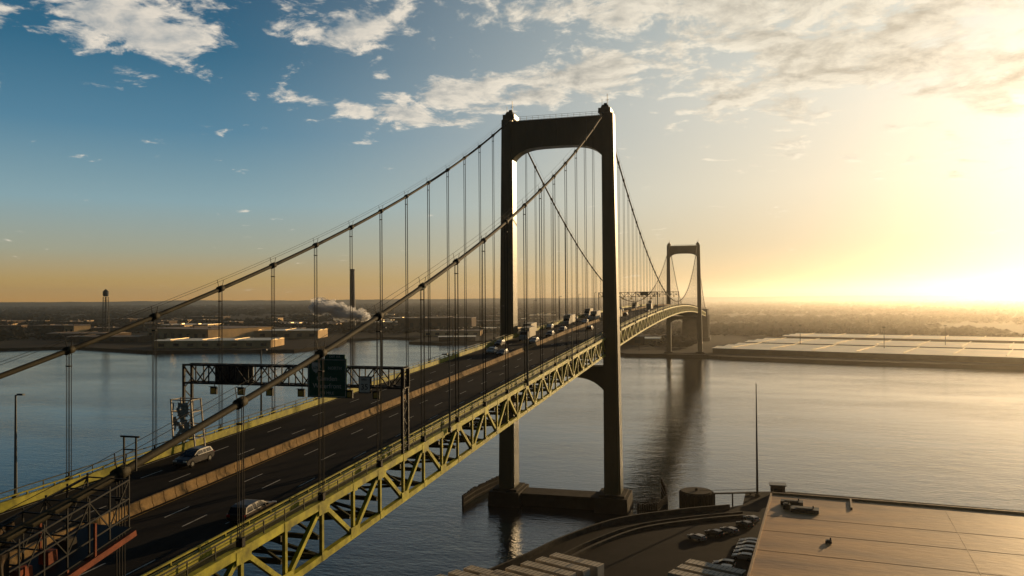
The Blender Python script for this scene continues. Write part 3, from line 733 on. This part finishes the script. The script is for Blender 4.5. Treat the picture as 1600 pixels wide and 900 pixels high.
back=nd.new('ShaderNodeMapRange'); back.interpolation_type='SMOOTHSTEP'; lk.new(ang,back.inputs[0]); back.inputs[1].default_value=72; back.inputs[2].default_value=115; back.inputs[3].default_value=1; back.inputs[4].default_value=.25
halo=M('ADD',M('MULTIPLY',M('EXPONENT',M('MULTIPLY',M('POWER',M('DIVIDE',ang,11),2),-1.0)),.3),M('MULTIPLY',M('EXPONENT',M('MULTIPLY',M('DIVIDE',ang,16.0),-1.0)),.34))
hcol=MIX(1.0,(1,.88,.66),halo,'MULTIPLY')
grad=MIX(1.0,grad,hcol,'ADD')
nis=MIX(1.0,sky.outputs[0],(.1,.1,.1),'MULTIPLY')
nisC=MIX(1.0,nis,MIX(1.0,MIX(1.0,nis,(1.2,1.2,1.2),'MULTIPLY'),(1,1,1),'ADD'),'DIVIDE')
skyc=MIX(.90,nisC,grad)
skyc=MIX(1.0,skyc,back.outputs[0],'MULTIPLY')
den=M('ADD',M('MAXIMUM',dz,0.0),.16)
px_=M('DIVIDE',dx,den); py_=M('DIVIDE',dy,den)
def cloudn(ox,oy,scale,det=10,z=3.7,rg=.6,dist=.25):
    cb_=nd.new('ShaderNodeCombineXYZ'); lk.new(M('ADD',px_,ox),cb_.inputs[0]); lk.new(M('ADD',py_,oy),cb_.inputs[1]); cb_.inputs[2].default_value=z
    n=nd.new('ShaderNodeTexNoise'); n.inputs['Scale'].default_value=scale; n.inputs['Detail'].default_value=det; n.inputs['Roughness'].default_value=rg; n.inputs['Distortion'].default_value=dist
    lk.new(cb_.outputs[0],n.inputs['Vector']); return n.outputs['Fac']
sx_,sy_=math.sin(SUN_AZ)*.04,math.cos(SUN_AZ)*.04
nA=cloudn(0,0,7.0,rg=.63); nB=cloudn(sx_,sy_,7.0,rg=.63)
nL=cloudn(.3,.2,2.4,3,9.1)
def blob(a0,e0,sa,se,A):
    x=M('DIVIDE',M('SUBTRACT',az,a0),sa); y=M('DIVIDE',M('SUBTRACT',el,e0),se)
    r=M('ADD',M('MULTIPLY',x,x),M('MULTIPLY',y,y)); return M('MULTIPLY',M('EXPONENT',M('MULTIPLY',r,-1.0)),A)
bias=None
for bl in ((-44,17.4,5,2.2,.26),(-38,17.6,3.5,1.7,.24),(-43,21,7,1.3,.20),(-28,18.8,5,1.7,.25),(-23.5,12.8,4.5,1.2,.29),(-18,14.3,5.5,1.6,.26),(-10,16.0,6,1.8,.27),(-17,20.3,11,1.6,.22),(-5,20,8,2.0,.24),(-1,13,6,1.6,.2),(5,15,7,2.4,.26),(12,18.5,11,3.2,.28),(18,13,7,2.6,.26),(4,9.5,6,1.2,.12),(17,8.5,7,1.6,.16),(-20,28,60,4,.15),(-34,14,10,2.5,.07)):
    o_=blob(*bl); bias=o_ if bias is None else M('ADD',bias,o_)
bias=M('MINIMUM',bias,.28)
dens=M('ADD',M('ADD',nA,M('MULTIPLY',M('SUBTRACT',nL,.5),.32)),M('SUBTRACT',bias,.645))
cov=nd.new('ShaderNodeMapRange'); cov.interpolation_type='SMOOTHSTEP'; lk.new(dens,cov.inputs[0]); cov.inputs[1].default_value=-0.01; cov.inputs[2].default_value=.14
lit=M('ADD',.64,M('MULTIPLY',M('SUBTRACT',nA,nB),3.4),clamp=True)
thick=nd.new('ShaderNodeMapRange'); lk.new(dens,thick.inputs[0]); thick.inputs[1].default_value=.07; thick.inputs[2].default_value=.30
shade=M('SUBTRACT',lit,M('MULTIPLY',thick.outputs[0],.34),clamp=True)
cA=MIX(shade,(.36,.39,.40),(.94,.83,.68)); cB=MIX(shade,(.48,.42,.32),(1.0,.91,.73))
ccol=MIX(mrf.outputs[0],cA,cB)
ccol=MIX(1.0,ccol,back.outputs[0],'MULTIPLY')
full=MIX(M('MULTIPLY',cov.outputs[0],.87),skyc,ccol)
full=MIX(1.0,full,(10,10,10),'MULTIPLY')
lk.new(full,bg.inputs[0]); bg.inputs[1].default_value=.1
L=bpy.data.lights.new('sun','SUN'); L.energy=5.0; L.angle=R(.5); L.color=(1,.68,.34); lo=bpy.data.objects.new('sun',L); COL.objects.link(lo); lo.rotation_euler=Sd.to_track_quat('Z','Y').to_euler()
cam=bpy.data.cameras.new('camera'); cam.lens=27.83; cam.sensor_width=36; cam.clip_end=60000; cam.clip_start=.5
co=bpy.data.objects.new('camera',cam); COL.objects.link(co); sc.camera=co
co.matrix_world=Matrix.Translation((50.3,-228.2,61.5)) @ Matrix.Rotation(R(15.67),4,'Z') @ Matrix.Rotation(R(90.74),4,'X') @ Matrix.Rotation(R(-.43),4,'Z')
sc.view_settings.view_transform='Standard'; sc.view_settings.look='None'; sc.view_settings.exposure=0
